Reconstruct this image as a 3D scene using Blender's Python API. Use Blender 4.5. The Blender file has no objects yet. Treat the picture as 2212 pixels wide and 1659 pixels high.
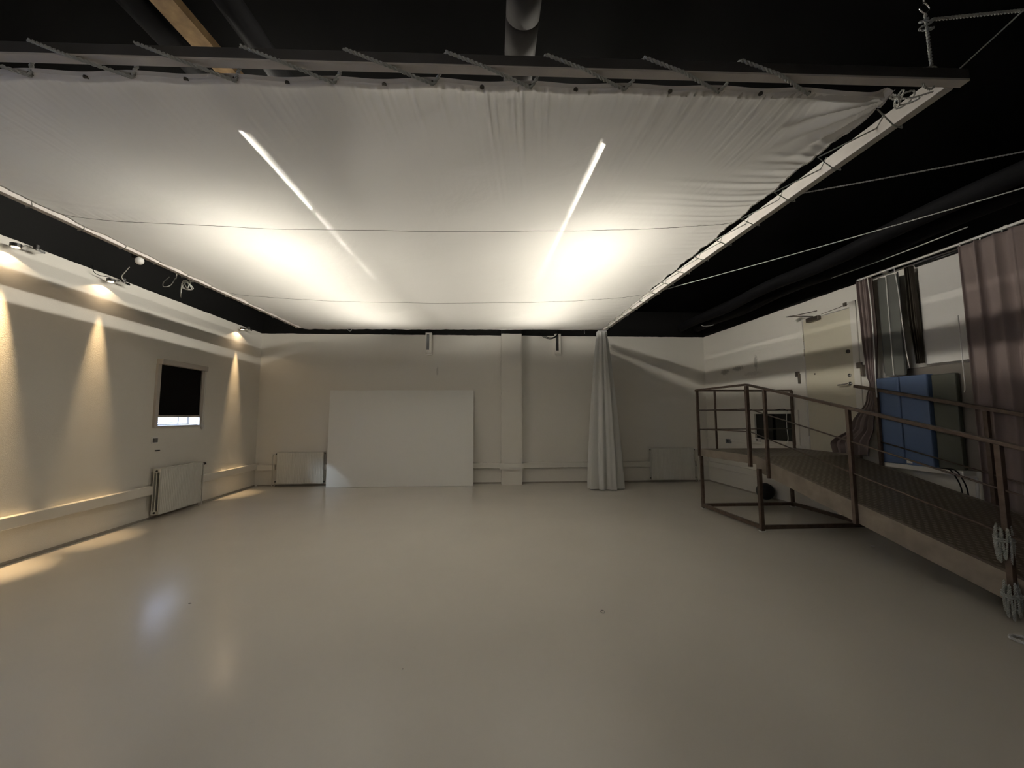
import bpy, bmesh, math, random
import numpy as np
from mathutils import Vector
random.seed(4)
S = bpy.context.scene
COL = S.collection

# ------------------------------------------------------------ camera
F_PX = 841.3
cd = bpy.data.cameras.new('camera'); cam = bpy.data.objects.new('camera', cd); COL.objects.link(cam)
cd.sensor_fit = 'HORIZONTAL'; cd.sensor_width = 36.0; cd.lens = 36.0 * F_PX / 2212.0
cd.clip_start = 0.05; cd.clip_end = 100
YAW, PITCH, ROLL = .0549, .0809, -.0022
fw = Vector((math.sin(YAW) * math.cos(PITCH), math.cos(YAW) * math.cos(PITCH), math.sin(PITCH)))
rt0 = Vector((math.cos(YAW), -math.sin(YAW), 0)); up0 = rt0.cross(fw)
rt1 = rt0 * math.cos(ROLL) + up0 * math.sin(ROLL); up1 = -rt0 * math.sin(ROLL) + up0 * math.cos(ROLL)
from mathutils import Matrix
Mx = Matrix(((rt1.x, up1.x, -fw.x, 0), (rt1.y, up1.y, -fw.y, 0), (rt1.z, up1.z, -fw.z, 1.5), (0, 0, 0, 1)))
cam.matrix_world = Mx
S.camera = cam

# ------------------------------------------------------------ view and world (daylight outside the windows)
S.view_settings.view_transform = 'Standard'; S.view_settings.look = 'None'
S.view_settings.gamma = 1; S.view_settings.use_curve_mapping = False
S.view_settings.exposure = 0.22
w = bpy.data.worlds.new('world'); S.world = w; w.use_nodes = True
bg = w.node_tree.nodes['Background']; bg.inputs[0].default_value = (.60, .68, 1, 1); bg.inputs[1].default_value = 8.0
sl = bpy.data.lights.new('hazy_sun', 'SUN'); sl.energy = 5; sl.angle = .22; sl.color = (.75, .86, 1)
so = bpy.data.objects.new('hazy_sun', sl); COL.objects.link(so); so.location = (-8, 2, 5)
so.rotation_euler = Vector((1.55, 2.0, -1.3)).to_track_quat('-Z', 'Y').to_euler()

TUBE_L = 170.0       # radiance of the fluorescent tubes
WARM_CORE, WARM_HALO = 300.0, 24.0

# ------------------------------------------------------------ materials
def mat(name, col, rough=.6, metal=0, spec=.5, bump=0, bscale=60, var=0, vscale=3, emit=None, estr=0, coat=0):
    m = bpy.data.materials.new(name); m.use_nodes = True
    nt = m.node_tree; b = nt.nodes['Principled BSDF']
    b.inputs['Base Color'].default_value = (*col, 1); b.inputs['Roughness'].default_value = rough
    b.inputs['Metallic'].default_value = metal; b.inputs['Specular IOR Level'].default_value = spec
    if coat: b.inputs['Coat Weight'].default_value = coat; b.inputs['Coat Roughness'].default_value = .12
    tc = nt.nodes.new('ShaderNodeTexCoord')
    if var:
        n = nt.nodes.new('ShaderNodeTexNoise'); n.inputs['Scale'].default_value = vscale; n.inputs['Detail'].default_value = 6
        nt.links.new(tc.outputs['Object'], n.inputs['Vector'])
        r = nt.nodes.new('ShaderNodeMapRange'); r.inputs[1].default_value = .3; r.inputs[2].default_value = .7
        r.inputs[3].default_value = 1 - var; r.inputs[4].default_value = 1 + var * .5
        nt.links.new(n.outputs['Fac'], r.inputs[0])
        x = nt.nodes.new('ShaderNodeVectorMath'); x.operation = 'SCALE'; x.inputs[0].default_value = col
        nt.links.new(r.outputs[0], x.inputs['Scale']); nt.links.new(x.outputs[0], b.inputs['Base Color'])
    if bump:
        n = nt.nodes.new('ShaderNodeTexNoise'); n.inputs['Scale'].default_value = bscale; n.inputs['Detail'].default_value = 4
        nt.links.new(tc.outputs['Object'], n.inputs['Vector'])
        bp = nt.nodes.new('ShaderNodeBump'); bp.inputs['Strength'].default_value = bump; bp.inputs['Distance'].default_value = .01
        nt.links.new(n.outputs['Fac'], bp.inputs['Height']); nt.links.new(bp.outputs[0], b.inputs['Normal'])
    if emit:
        b.inputs['Emission Color'].default_value = (*emit, 1); b.inputs['Emission Strength'].default_value = estr
    return m

WALL_TOP = 3.325
def wall_mat(name, stains=()):
    m = mat(name, (.77, .745, .69), .75, spec=.2, bump=.25, bscale=130)
    nt = m.node_tree; b = nt.nodes['Principled BSDF']
    g = nt.nodes.new('ShaderNodeNewGeometry'); sx = nt.nodes.new('ShaderNodeSeparateXYZ')
    nt.links.new(g.outputs['Position'], sx.inputs[0])
    n = nt.nodes.new('ShaderNodeTexNoise'); n.inputs['Scale'].default_value = 4; n.inputs['Detail'].default_value = 6
    nt.links.new(g.outputs['Position'], n.inputs['Vector'])
    mr = nt.nodes.new('ShaderNodeMapRange'); mr.inputs[1].default_value = 0; mr.inputs[2].default_value = 1
    mr.inputs[3].default_value = -.012; mr.inputs[4].default_value = .012
    nt.links.new(n.outputs['Fac'], mr.inputs[0])
    ad = nt.nodes.new('ShaderNodeMath'); ad.operation = 'ADD'; nt.links.new(sx.outputs['Z'], ad.inputs[0]); nt.links.new(mr.outputs[0], ad.inputs[1])
    gt = nt.nodes.new('ShaderNodeMath'); gt.operation = 'GREATER_THAN'; gt.inputs[1].default_value = WALL_TOP
    nt.links.new(ad.outputs[0], gt.inputs[0])
    mx = nt.nodes.new('ShaderNodeMixRGB'); mx.inputs[1].default_value = (.77, .745, .69, 1); mx.inputs[2].default_value = (.006, .006, .006, 1)
    nt.links.new(gt.outputs[0], mx.inputs[0])
    last = mx.outputs[0]
    # scuffs and dirt with a shape of their own
    for (p, r, c) in stains:
        vs = nt.nodes.new('ShaderNodeVectorMath'); vs.operation = 'SUBTRACT'; vs.inputs[1].default_value = p
        nt.links.new(g.outputs['Position'], vs.inputs[0])
        dv = nt.nodes.new('ShaderNodeVectorMath'); dv.operation = 'DIVIDE'; dv.inputs[1].default_value = r
        nt.links.new(vs.outputs[0], dv.inputs[0])
        ln = nt.nodes.new('ShaderNodeVectorMath'); ln.operation = 'LENGTH'; nt.links.new(dv.outputs[0], ln.inputs[0])
        n2 = nt.nodes.new('ShaderNodeTexNoise'); n2.inputs['Scale'].default_value = 28; nt.links.new(g.outputs['Position'], n2.inputs['Vector'])
        ad2 = nt.nodes.new('ShaderNodeMath'); ad2.operation = 'ADD'; nt.links.new(ln.outputs['Value'], ad2.inputs[0]); nt.links.new(n2.outputs['Fac'], ad2.inputs[1])
        r2 = nt.nodes.new('ShaderNodeMapRange'); r2.inputs[1].default_value = 1.0; r2.inputs[2].default_value = 1.5
        r2.inputs[3].default_value = c; r2.inputs[4].default_value = 0; nt.links.new(ad2.outputs[0], r2.inputs[0])
        m2 = nt.nodes.new('ShaderNodeMixRGB'); m2.inputs[2].default_value = (.22, .2, .18, 1)
        nt.links.new(r2.outputs[0], m2.inputs[0]); nt.links.new(last, m2.inputs[1]); last = m2.outputs[0]
    nt.links.new(last, b.inputs['Base Color'])
    return m

M = {}
M['wall'] = wall_mat('painted_wall', [((.2, 8.594, 2.54), (.04, .1, .04), .6), ((-1.2, 8.794, 2.5), (.03, .1, .12), .35)])
M['wall_r'] = wall_mat('painted_wall_scuffed', [((5.01, 8.05, 2.42), (.1, .17, .07), .6), ((5.02, 7.62, 2.45), (.1, .2, .06), .6),
                                               ((5.03, 7.1, 2.5), (.1, .06, .16), .55), ((5.03, 7.2, 2.3), (.1, .3, .05), .25)])
M['trim'] = mat('white_trim', (.77, .745, .69), .5, spec=.4)
M['black'] = mat('black_paint', (.0045, .0045, .0045), .9, spec=.03)
M['duct'] = mat('dark_duct_metal', (.04, .037, .035), .75, spec=.2)
M['pipeblack'] = mat('black_pipe', (.005, .005, .006), .8, spec=.12)
M['board'] = mat('white_board', (.84, .84, .81), .45, spec=.4)
M['rad'] = mat('radiator_enamel', (.65, .64, .59), .35, spec=.5)
M['darkgap'] = mat('dark_inside', (.07, .065, .06), .8)
M['joint_shade'] = mat('floor_edge_shade', (.34, .31, .27), .7)  # brown of the soft shadow where walls meet the floor
M['plastic_black'] = mat('black_plastic', (.012, .012, .012), .4)
M['chrome'] = mat('chrome', (.7, .7, .7), .18, metal=1)
M['blackout'] = mat('blackout_fabric', (.006, .005, .005), .9, spec=.1)
M['alu'] = mat('satin_aluminium', (.5, .46, .42), .45, metal=.3)
M['bar'] = mat('pale_planed_wood', (.50, .47, .44), .6, var=.12, vscale=6)
M['darkbar'] = mat('dark_grey_bar', (.055, .053, .053), .6, var=.2, vscale=5)
M['rope'] = mat('grey_rope', (.36, .37, .35), .8, bump=.3, bscale=200)
M['rope_white'] = mat('white_rope', (.6, .6, .58), .8, bump=.3, bscale=200)
M['cord'] = mat('cord', (.55, .55, .52), .6)
M['seam'] = mat('seam_thread', (.22, .21, .2), .9)
M['eye'] = mat('blackened_eyelet', (.06, .055, .05), .4, metal=.6)
M['brown'] = mat('brown_timber', (.5, .34, .17), .7, var=.35, vscale=14)
M['rust'] = mat('dark_bronze_steel', (.13, .093, .072), .42, metal=.35, var=.3, vscale=20)
M['rim'] = mat('ramp_side_steel', (.27, .23, .19), .5, metal=.25, var=.2, vscale=8)
M['door'] = mat('cream_door', (.66, .62, .50), .4, spec=.5)
M['metalwork'] = mat('door_metalwork', (.16, .14, .12), .35, metal=.8)
M['hinge'] = mat('hinge_steel', (.45, .42, .36), .3, metal=.9)
M['mauve'] = mat('mauve_curtain', (.25, .20, .19), .9, spec=.1, bump=.2, bscale=300)
M['darkdrape'] = mat('dark_brown_drape', (.05, .042, .034), .9, spec=.1)
M['greycurt'] = mat('white_grey_curtain', (.6, .6, .58), .85, spec=.15, bump=.15, bscale=300)
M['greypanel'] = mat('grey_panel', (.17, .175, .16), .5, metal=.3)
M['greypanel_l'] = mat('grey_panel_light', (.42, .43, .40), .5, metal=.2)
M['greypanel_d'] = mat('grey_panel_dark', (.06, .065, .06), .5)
M['blind'] = mat('white_blind_fabric', (.66, .645, .62), .8, spec=.15)
M['blue'] = mat('blue_mat_vinyl', (.10, .155, .29), .55)
M['green'] = mat('dark_green_mat_vinyl', (.085, .09, .07), .6)
M['taupe'] = mat('taupe_board', (.17, .15, .13), .7)
M['ball'] = mat('black_rubber', (.012, .013, .014), .5)
M['paper'] = mat('white_paper', (.7, .7, .68), .8)
M['socket'] = mat('grey_socket', (.14, .14, .14), .4)
M['glass_dark'] = mat('dark_glass', (.012, .013, .013), .25)
M['white_pl'] = mat('white_plastic', (.75, .74, .72), .4)
M['tube'] = mat('fluorescent_tube', (.9, .9, .9), .5, emit=(1, .94, .82), estr=TUBE_L)
for i_, k_ in enumerate((1.2, .85, .9)): M['tube%d' % i_] = mat('fluorescent_tube', (.9, .9, .9), .5, emit=(1, .94, .82), estr=TUBE_L * k_)
M['fill_tube'] = mat('fill_tube_glow', (.9, .9, .9), .5, emit=(1, .9, .78), estr=75)  # glow of the added fill lamp behind the camera
M['lamp_face'] = mat('lamp_face', (.9, .9, .9), .5, emit=(1, .72, .38), estr=4)

# floor: light grey-beige poured resin, satin sheen
m = mat('resin_floor', (.70, .665, .60), .3, spec=.5, var=.04, vscale=.8); M['floor'] = m
nt = m.node_tree; b = nt.nodes['Principled BSDF']; tc = nt.nodes.new('ShaderNodeTexCoord')
n1 = nt.nodes.new('ShaderNodeTexNoise'); n1.inputs['Scale'].default_value = 1.6; n1.inputs['Detail'].default_value = 2
nt.links.new(tc.outputs['Object'], n1.inputs['Vector'])
bp = nt.nodes.new('ShaderNodeBump'); bp.inputs['Strength'].default_value = .04; bp.inputs['Distance'].default_value = .01
nt.links.new(n1.outputs['Fac'], bp.inputs['Height']); nt.links.new(bp.outputs[0], b.inputs['Normal'])
r = nt.nodes.new('ShaderNodeMapRange'); r.inputs[3].default_value = .19; r.inputs[4].default_value = .23
nt.links.new(n1.outputs['Fac'], r.inputs[0]); nt.links.new(r.outputs[0], b.inputs['Roughness'])

# ramp deck: checker plate
m = mat('checker_plate', (.10, .073, .055), .45, metal=.3); M['deck'] = m
nt = m.node_tree; b = nt.nodes['Principled BSDF']; tc = nt.nodes.new('ShaderNodeTexCoord')
mp = nt.nodes.new('ShaderNodeMapping'); mp.inputs['Rotation'].default_value = (0, 0, math.radians(45)); mp.inputs['Scale'].default_value = (19, 19, 19)
vo = nt.nodes.new('ShaderNodeTexVoronoi'); vo.inputs['Scale'].default_value = 1; vo.inputs['Randomness'].default_value = 0
vo.voronoi_dimensions = '2D'
nt.links.new(tc.outputs['Object'], mp.inputs[0]); nt.links.new(mp.outputs[0], vo.inputs['Vector'])
rr = nt.nodes.new('ShaderNodeMapRange'); rr.inputs[1].default_value = .22; rr.inputs[2].default_value = .38; rr.inputs[3].default_value = 1; rr.inputs[4].default_value = 0
nt.links.new(vo.outputs['Distance'], rr.inputs[0])
bp = nt.nodes.new('ShaderNodeBump'); bp.inputs['Strength'].default_value = 1; bp.inputs['Distance'].default_value = .004
nt.links.new(rr.outputs[0], bp.inputs['Height']); nt.links.new(bp.outputs[0], b.inputs['Normal'])
mx = nt.nodes.new('ShaderNodeMixRGB'); mx.inputs[1].default_value = (.15, .12, .09, 1); mx.inputs[2].default_value = (.27, .235, .18, 1)
nt.links.new(rr.outputs[0], mx.inputs[0]); nt.links.new(mx.outputs[0], b.inputs['Base Color'])

# stretched cloth: thin woven fabric that lets the tubes above glow through
m = bpy.data.materials.new('stretched_muslin'); m.use_nodes = True; M['cloth'] = m
nt = m.node_tree; nt.nodes.remove(nt.nodes['Principled BSDF']); out = nt.nodes['Material Output']
tr = nt.nodes.new('ShaderNodeBsdfTranslucent'); tr.inputs[0].default_value = (.84, .825, .785, 1)
df = nt.nodes.new('ShaderNodeBsdfDiffuse'); df.inputs[0].default_value = (.84, .82, .805, 1)
tp = nt.nodes.new('ShaderNodeBsdfTransparent')
m1 = nt.nodes.new('ShaderNodeMixShader'); m1.inputs[0].default_value = .62
m2 = nt.nodes.new('ShaderNodeMixShader'); m2.inputs[0].default_value = .008
tc = nt.nodes.new('ShaderNodeTexCoord')
n1 = nt.nodes.new('ShaderNodeTexNoise'); n1.inputs['Scale'].default_value = 2.2; n1.inputs['Detail'].default_value = 5; n1.inputs['Distortion'].default_value = .6
n2 = nt.nodes.new('ShaderNodeTexNoise'); n2.inputs['Scale'].default_value = 600
nt.links.new(tc.outputs['Object'], n1.inputs['Vector']); nt.links.new(tc.outputs['Object'], n2.inputs['Vector'])
bp = nt.nodes.new('ShaderNodeBump'); bp.inputs['Strength'].default_value = .5; bp.inputs['Distance'].default_value = .03
nt.links.new(n1.outputs['Fac'], bp.inputs['Height'])
nt.links.new(bp.outputs[0], df.inputs['Normal']); nt.links.new(bp.outputs[0], tr.inputs['Normal'])
rr = nt.nodes.new('ShaderNodeMapRange'); rr.inputs[1].default_value = .4; rr.inputs[2].default_value = .62; rr.inputs[3].default_value = .003; rr.inputs[4].default_value = .012
nt.links.new(n2.outputs['Fac'], rr.inputs[0]); lw = nt.nodes.new('ShaderNodeLayerWeight'); lw.inputs[0].default_value = .5   # a weave closes up towards grazing angles
iv = nt.nodes.new('ShaderNodeMath'); iv.operation = 'SUBTRACT'; iv.inputs[0].default_value = 1; nt.links.new(lw.outputs['Facing'], iv.inputs[1])
pw = nt.nodes.new('ShaderNodeMath'); pw.operation = 'POWER'; nt.links.new(iv.outputs[0], pw.inputs[0]); pw.inputs[1].default_value = 2.5
sc_ = nt.nodes.new('ShaderNodeMath'); sc_.operation = 'MULTIPLY'; nt.links.new(pw.outputs[0], sc_.inputs[0]); sc_.inputs[1].default_value = 3.3
mn_ = nt.nodes.new('ShaderNodeMath'); mn_.operation = 'MINIMUM'; nt.links.new(sc_.outputs[0], mn_.inputs[0]); mn_.inputs[1].default_value = 1
ml = nt.nodes.new('ShaderNodeMath'); ml.operation = 'MULTIPLY'; nt.links.new(mn_.outputs[0], ml.inputs[0]); nt.links.new(rr.outputs[0], ml.inputs[1])
nt.links.new(ml.outputs[0], m2.inputs[0])
nt.links.new(tr.outputs[0], m1.inputs[1]); nt.links.new(df.outputs[0], m1.inputs[2])
nt.links.new(m1.outputs[0], m2.inputs[1]); nt.links.new(tp.outputs[0], m2.inputs[2]); nt.links.new(m2.outputs[0], out.inputs['Surface'])
M['hem'] = mat('muslin_hem', (.6, .58, .56), .85, spec=.1)
M['pane'] = bpy.data.materials.new('window_pane'); M['pane'].use_nodes = True
nt = M['pane'].node_tree; nt.nodes.remove(nt.nodes['Principled BSDF']); out = nt.nodes['Material Output']
gl = nt.nodes.new('ShaderNodeBsdfGlossy'); gl.inputs['Roughness'].default_value = .02
tp = nt.nodes.new('ShaderNodeBsdfTransparent'); tp.inputs[0].default_value = (.92, .96, .98, 1)
mm = nt.nodes.new('ShaderNodeMixShader'); mm.inputs[0].default_value = .06
nt.links.new(tp.outputs[0], mm.inputs[1]); nt.links.new(gl.outputs[0], mm.inputs[2]); nt.links.new(mm.outputs[0], out.inputs['Surface'])

# ------------------------------------------------------------ coordinate maps of the room
D, XL, XR, H = 8.794, -5.06, 5.0, 3.92
YB = -2.6
def Wd(x, y, z): return Vector((x, y, z))
def L(y, z, w=0): return Vector((XL + .0298 * (D - y) + w, y, z))          # left wall, w = out into the room
def R(y, z, w=0): return Vector((XR + .0254 * (D - y) - w, y, z))          # right wall
def B(x, z, w=0): return Vector((x, D - w, z))                             # back wall

class MB:
    def __init__(s): s.bm = bmesh.new()
    def box(s, f, a0, a1, b0, b1, c0, c1):
        v = [s.bm.verts.new(f(a, b, c)) for a in (a0, a1) for b in (b0, b1) for c in (c0, c1)]
        for q in ((0, 1, 3, 2), (4, 6, 7, 5), (0, 4, 5, 1), (2, 3, 7, 6), (0, 2, 6, 4), (1, 5, 7, 3)):
            s.bm.faces.new([v[i] for i in q])
        return s
    def quad(s, *ps): s.bm.faces.new([s.bm.verts.new(p) for p in ps]); return s
    def beam(s, p, q, wd, ht, up=(0, 0, 1)):
        p, q = Vector(p), Vector(q); d = (q - p).normalized(); up = Vector(up)
        sx = d.cross(up).normalized(); sz = sx.cross(d)
        v = [s.bm.verts.new(o + sx * a * wd / 2 + sz * b * ht / 2) for o in (p, q) for a, b in ((-1, -1), (1, -1), (1, 1), (-1, 1))]
        for i in range(4): s.bm.faces.new((v[i], v[(i + 1) % 4], v[4 + (i + 1) % 4], v[4 + i]))
        s.bm.faces.new(v[3::-1]); s.bm.faces.new(v[4:]); return s
    def tube(s, pts, r, seg=10, cap=True):
        pts = [Vector(p) for p in pts]; n = len(pts)
        rs = r if isinstance(r, (list, tuple)) else [r] * n
        t0 = (pts[1] - pts[0]).normalized(); ref = Vector((0, 0, 1)) if abs(t0.z) < .9 else Vector((1, 0, 0))
        nx = t0.cross(ref).normalized(); rings = []
        for i, p in enumerate(pts):
            t = (pts[min(i + 1, n - 1)] - pts[max(i - 1, 0)]).normalized()
            nx = (nx - t * nx.dot(t)).normalized(); ny = t.cross(nx)
            rings.append([s.bm.verts.new(p + (nx * math.cos(6.28318 * k / seg) + ny * math.sin(6.28318 * k / seg)) * rs[i]) for k in range(seg)])
        for a, b in zip(rings, rings[1:]):
            for k in range(seg): s.bm.faces.new((a[k], a[(k + 1) % seg], b[(k + 1) % seg], b[k]))
        if cap: s.bm.faces.new(rings[0][::-1]); s.bm.faces.new(rings[-1])
        return s
    def rope(s, pts, r=.006, pitch=.035, seg=6):
        pts = dense(pts, pitch / 8); n = len(pts)
        t0 = (pts[1] - pts[0]).normalized(); ref = Vector((0, 0, 1)) if abs(t0.z) < .9 else Vector((1, 0, 0))
        nx = t0.cross(ref).normalized(); A, Bq = [], []; ln = 0
        for i, p in enumerate(pts):
            if i: ln += (p - pts[i - 1]).length
            t = (pts[min(i + 1, n - 1)] - pts[max(i - 1, 0)]).normalized()
            nx = (nx - t * nx.dot(t)).normalized(); ny = t.cross(nx); a = 6.28318 * ln / pitch
            o = (nx * math.cos(a) + ny * math.sin(a)) * r * .5
            A.append(p + o); Bq.append(p - o)
        s.tube(A, r * .58, seg); s.tube(Bq, r * .58, seg); return s
    def ball(s, c, r, seg=24, sc=(1, 1, 1)):
        c = Vector(c); mm = Matrix.Translation(c) @ Matrix.Diagonal((*sc, 1))
        bmesh.ops.create_uvsphere(s.bm, u_segments=seg, v_segments=seg // 2, radius=r, matrix=mm); return s
    def disc(s, c, axis, r, t, seg=20):
        axis = Vector(axis).normalized(); c = Vector(c); return s.tube([c - axis * t / 2, c + axis * t / 2], r, seg)
    def build(s, name, m, parent=None, smooth=False, origin=None, bevel=0):
        bmesh.ops.recalc_face_normals(s.bm, faces=s.bm.faces)
        o0 = LOC[parent.name] if parent else (Vector(origin) if origin is not None else None)
        if o0 is None:
            zs = [v.co for v in s.bm.verts]; lo = Vector([min(v[i] for v in zs) for i in range(3)]); hi = Vector([max(v[i] for v in zs) for i in range(3)])
            o0 = Vector(((lo.x + hi.x) / 2, (lo.y + hi.y) / 2, lo.z))
        for v in s.bm.verts: v.co -= o0
        me = bpy.data.meshes.new(name); s.bm.to_mesh(me); s.bm.free()
        if smooth:
            for p in me.polygons: p.use_smooth = True
        me.materials.append(M[m]); o = bpy.data.objects.new(name, me); COL.objects.link(o)
        if parent: o.parent = parent
        else: o.location = o0
        LOC[o.name] = o0
        if bevel:
            bv = o.modifiers.new('bevel', 'BEVEL'); bv.width = bevel; bv.segments = 2; bv.limit_method = 'ANGLE'
        return o
LOC = {}
def dense(pts, step):
    pts = [Vector(p) for p in pts]; out = [pts[0]]
    for a, b in zip(pts, pts[1:]):
        n = max(1, int((b - a).length / step))
        out += [a.lerp(b, k / n) for k in range(1, n + 1)]
    return out
def smoothpts(pts, n=8):
    P = [Vector(p) for p in pts]; P = [P[0] * 2 - P[1]] + P + [P[-1] * 2 - P[-2]]; out = []
    for i in range(1, len(P) - 2):
        for k in range(n):
            t = k / n; a, b, c, d = P[i - 1:i + 3]
            out.append(.5 * ((2 * b) + (c - a) * t + (2 * a - 5 * b + 4 * c - d) * t * t + (3 * b - a - 3 * c + d) * t ** 3))
    return out + [P[-2]]
def tag(o, label=None, cat=None, group=None, kind=None):
    if label: o['label'] = label
    if cat: o['category'] = cat
    if group: o['group'] = group
    if kind: o['kind'] = kind
    return o
def thing(name, label, cat, loc, group=None):
    o = bpy.data.objects.new(name, None); COL.objects.link(o); o.location = loc; o.empty_display_size = .1
    LOC[o.name] = Vector(loc); return tag(o, label, cat, group)
def struct(name, label=None, loc=None):
    o = bpy.data.objects.new(name, None); COL.objects.link(o); o.location = loc; LOC[o.name] = Vector(loc)
    return tag(o, label, None, None, 'structure')

# ------------------------------------------------------------ room shell
def walled(f, u0, u1, z0, z1, holes, t, name, m, label):
    us = sorted({u0, u1, *[h[0] for h in holes], *[h[1] for h in holes]})
    zs = sorted({z0, z1, *[h[2] for h in holes], *[h[3] for h in holes]})
    b = MB(); inh = lambda u, z: any(h[0] < u < h[1] and h[2] < z < h[3] for h in holes)
    vc = {}
    def V(u, z, w_):
        k = (round(u, 4), round(z, 4), w_)
        if k not in vc: vc[k] = b.bm.verts.new(f(u, z, w_))
        return vc[k]
    C = lambda i, j: 0 <= i < len(us) - 1 and 0 <= j < len(zs) - 1 and not inh((us[i] + us[i + 1]) / 2, (zs[j] + zs[j + 1]) / 2)
    for i in range(len(us) - 1):
        for j in range(len(zs) - 1):
            if not C(i, j): continue
            a, c, d, e = us[i], us[i + 1], zs[j], zs[j + 1]
            for w_ in (0, -t): b.bm.faces.new((V(a, d, w_), V(c, d, w_), V(c, e, w_), V(a, e, w_)))
            for (di, dj, p, q) in ((-1, 0, (a, d), (a, e)), (1, 0, (c, d), (c, e)), (0, -1, (a, d), (c, d)), (0, 1, (a, e), (c, e))):
                if not C(i + di, j + dj): b.bm.faces.new((V(*p, 0), V(*q, 0), V(*q, -t), V(*p, -t)))
    return tag(b.build(name, m), label, None, None, 'structure')

WIN = (6.10, 6.98, 1.36, 2.30)
WIN2 = (.4, 1.7, 1.3, 1.95)
walled(L, YB, D, 0, H, [WIN, WIN2], .25, 'wall_left', 'wall', 'off-white wall on the left washed by warm lamps')
HATCH = (6.23, 7.22, 1.04, 1.53)
DOOR = (5.12, 6.00, 0.955, 3.05)
walled(R, YB, D, 0, H, [HATCH, DOOR], .25, 'wall_right', 'wall_r', 'off-white wall on the right behind the ramp and curtains')
walled(B, XL - .25, XR + .25, 0, H, [], .25, 'wall_back', 'wall', 'off-white back wall facing the camera')
MB().box(Wd, -5.3, 5.7, YB - .2, YB, 0, H).build('wall_rear', 'wall')['kind'] = 'structure'
MB().box(Wd, -5.4, 5.7, YB - .2, D + .25, -.2, 0).build('floor', 'floor', origin=(0, 0, 0))['kind'] = 'structure'
MB().box(Wd, -5.4, 5.7, YB - .2, D + .25, H, H + .2).build('ceiling', 'black', origin=(0, 0, H))['kind'] = 'structure'
# pilaster on the back wall
st = struct('trim_1', 'square off-white pilaster running up the back wall', (.46, D, 0))
MB().box(B, .236, .69, 0, H, 0, .2).build('shaft', 'wall', st)
MB().box(B, .20, .73, .335, .465, -.0, .245).build('collar', 'trim', st)
# ledge (cable trunking) round the room
def ledge(name, f, spans, z0, z1, dp, label):
    b = MB()
    for a, c in spans: b.box(f, a, c, z0, z1, 0, dp)
    tag(b.build(name, 'trim', bevel=.006), label, None, None, 'structure')
ledge('trim_2', L, [(YB, 6.05), (7.08, D)], .366, .488, .075, 'low boxed ledge along the left wall')
ledge('trim_3', B, [(-4.99, -4.62), (-3.62, .215), (.71, 3.62), (4.68, 4.98)], .342, .458, .075, 'low boxed ledge along the back wall')
ledge('trim_4', R, [(YB, 8.73)], .342, .458, .05, 'low boxed ledge along the right wall')
ledge('trim_5', R, [(6.05, 8.78)], .955, .998, .025, 'slim cable duct along the right wall above the landing')
ledge('trim_6', R, [(3.9, 4.76)], .85, .905, .15, 'narrow white shelf ledge under the mats')
# soft shadow put in the colour of a thin joint line at the floor
for nm, f, sp in (('floor_shade_left', L, (YB, D)), ('floor_shade_right', R, (YB, D)), ('floor_shade_back', B, (-5.0, 4.98))):
    tag(MB().box(f, *sp, 0, .03, 0, .006).build(nm, 'joint_shade'), None, None, None, 'structure')

# unseen slab added outside to keep the sun out of the nearest window
tag(MB().box(Wd, -8.6, -5.4, -.5, -.2, 0, 6).build('sun_blocker', 'trim'), None, None, None, 'structure')
# ------------------------------------------------------------ left windows and blinds
def window(n, W0, label):
    y0, y1, z0, z1 = W0
    st = struct(n, label, L((y0 + y1) / 2, z0, 0))
    fr = MB()
    fr.box(L, y0, y1, z0, z0 + .02, -.22, -.16).box(L, y0, y1, z1 - .04, z1, -.22, -.12)
    fr.box(L, y0, y0 + .03, z0, z1, -.22, -.16).box(L, y1 - .03, y1, z0, z1, -.22, -.16)
    fr.box(L, y0 + .66, y0 + .69, z0, z1, -.22, -.17)
    fo = fr.build('window_frame', 'white_pl', st)
    sa = MB(); sa.box(L, y0 + .04, y0 + .6, z0 + .035, z0 + .045, -.2, -.18).box(L, y0 + .04, y0 + .6, z0 + .075, z0 + .08, -.2, -.19)
    sa.build('sash_rail', 'white_pl', fo)
    MB().box(L, y0 + .03, y1 - .03, z0 + .03, z1 - .03, -.18, -.176).build('pane', 'pane', fo)
    return st
window('window_1', WIN, 'small window in the left wall behind the black roller blind')
window('window_2', WIN2, 'window in the left wall near the camera')
def roller(W0, label):
    y0, y1, z0, z1 = W0
    t = thing('roller_blind', label, 'blind', L((y0 + y1) / 2, z0 - .02, .0))
    MB().box(L, y0 - .05, y1 + .06, z1 - .02, z1 + .06, .0, .09).build('cassette', 'alu', t, bevel=.008)
    for a, c in ((y0 - .055, y0 + .005), (y1 - .005, y1 + .055)): MB().box(L, a, c, z0 - .02, z1 - .02, 0, .035).build('side_channel', 'alu', t)
    MB().box(L, y0, y1, z0 + .15, z1, .012, .016).build('blind_fabric', 'blackout', t)
    MB().box(L, y0, y1, z0 + .125, z0 + .155, .005, .03).build('bottom_bar', 'alu', t, bevel=.004)
    MB().box(L, y0 - .05, y1 + .05, z0 - .025, z0 - .008, .0, .03).build('sill_strip', 'alu', t)
    MB().tube(smoothpts([L(y1 + .07, z1, .05), L(y1 + .07, 1.6, .05), L(y1 + .075, z0 - .02, .05), L(y1 + .05, z0 - .08, .05), L(y1 + .03, z0 - .02, .05), L(y1 + .035, 1.6, .05), L(y1 + .045, z1, .05)]), .0035, 6).build('bead_chain', 'white_pl', t, True)
    a = L(y1 + .115, z0 - .045, .012); MB().disc(a, (1, 0, 0), .045, .024, 24).build('chain_keeper', 'white_pl', t)
    return t
roller(WIN, 'black roller blind almost closed over the small window on the left wall')

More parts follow.
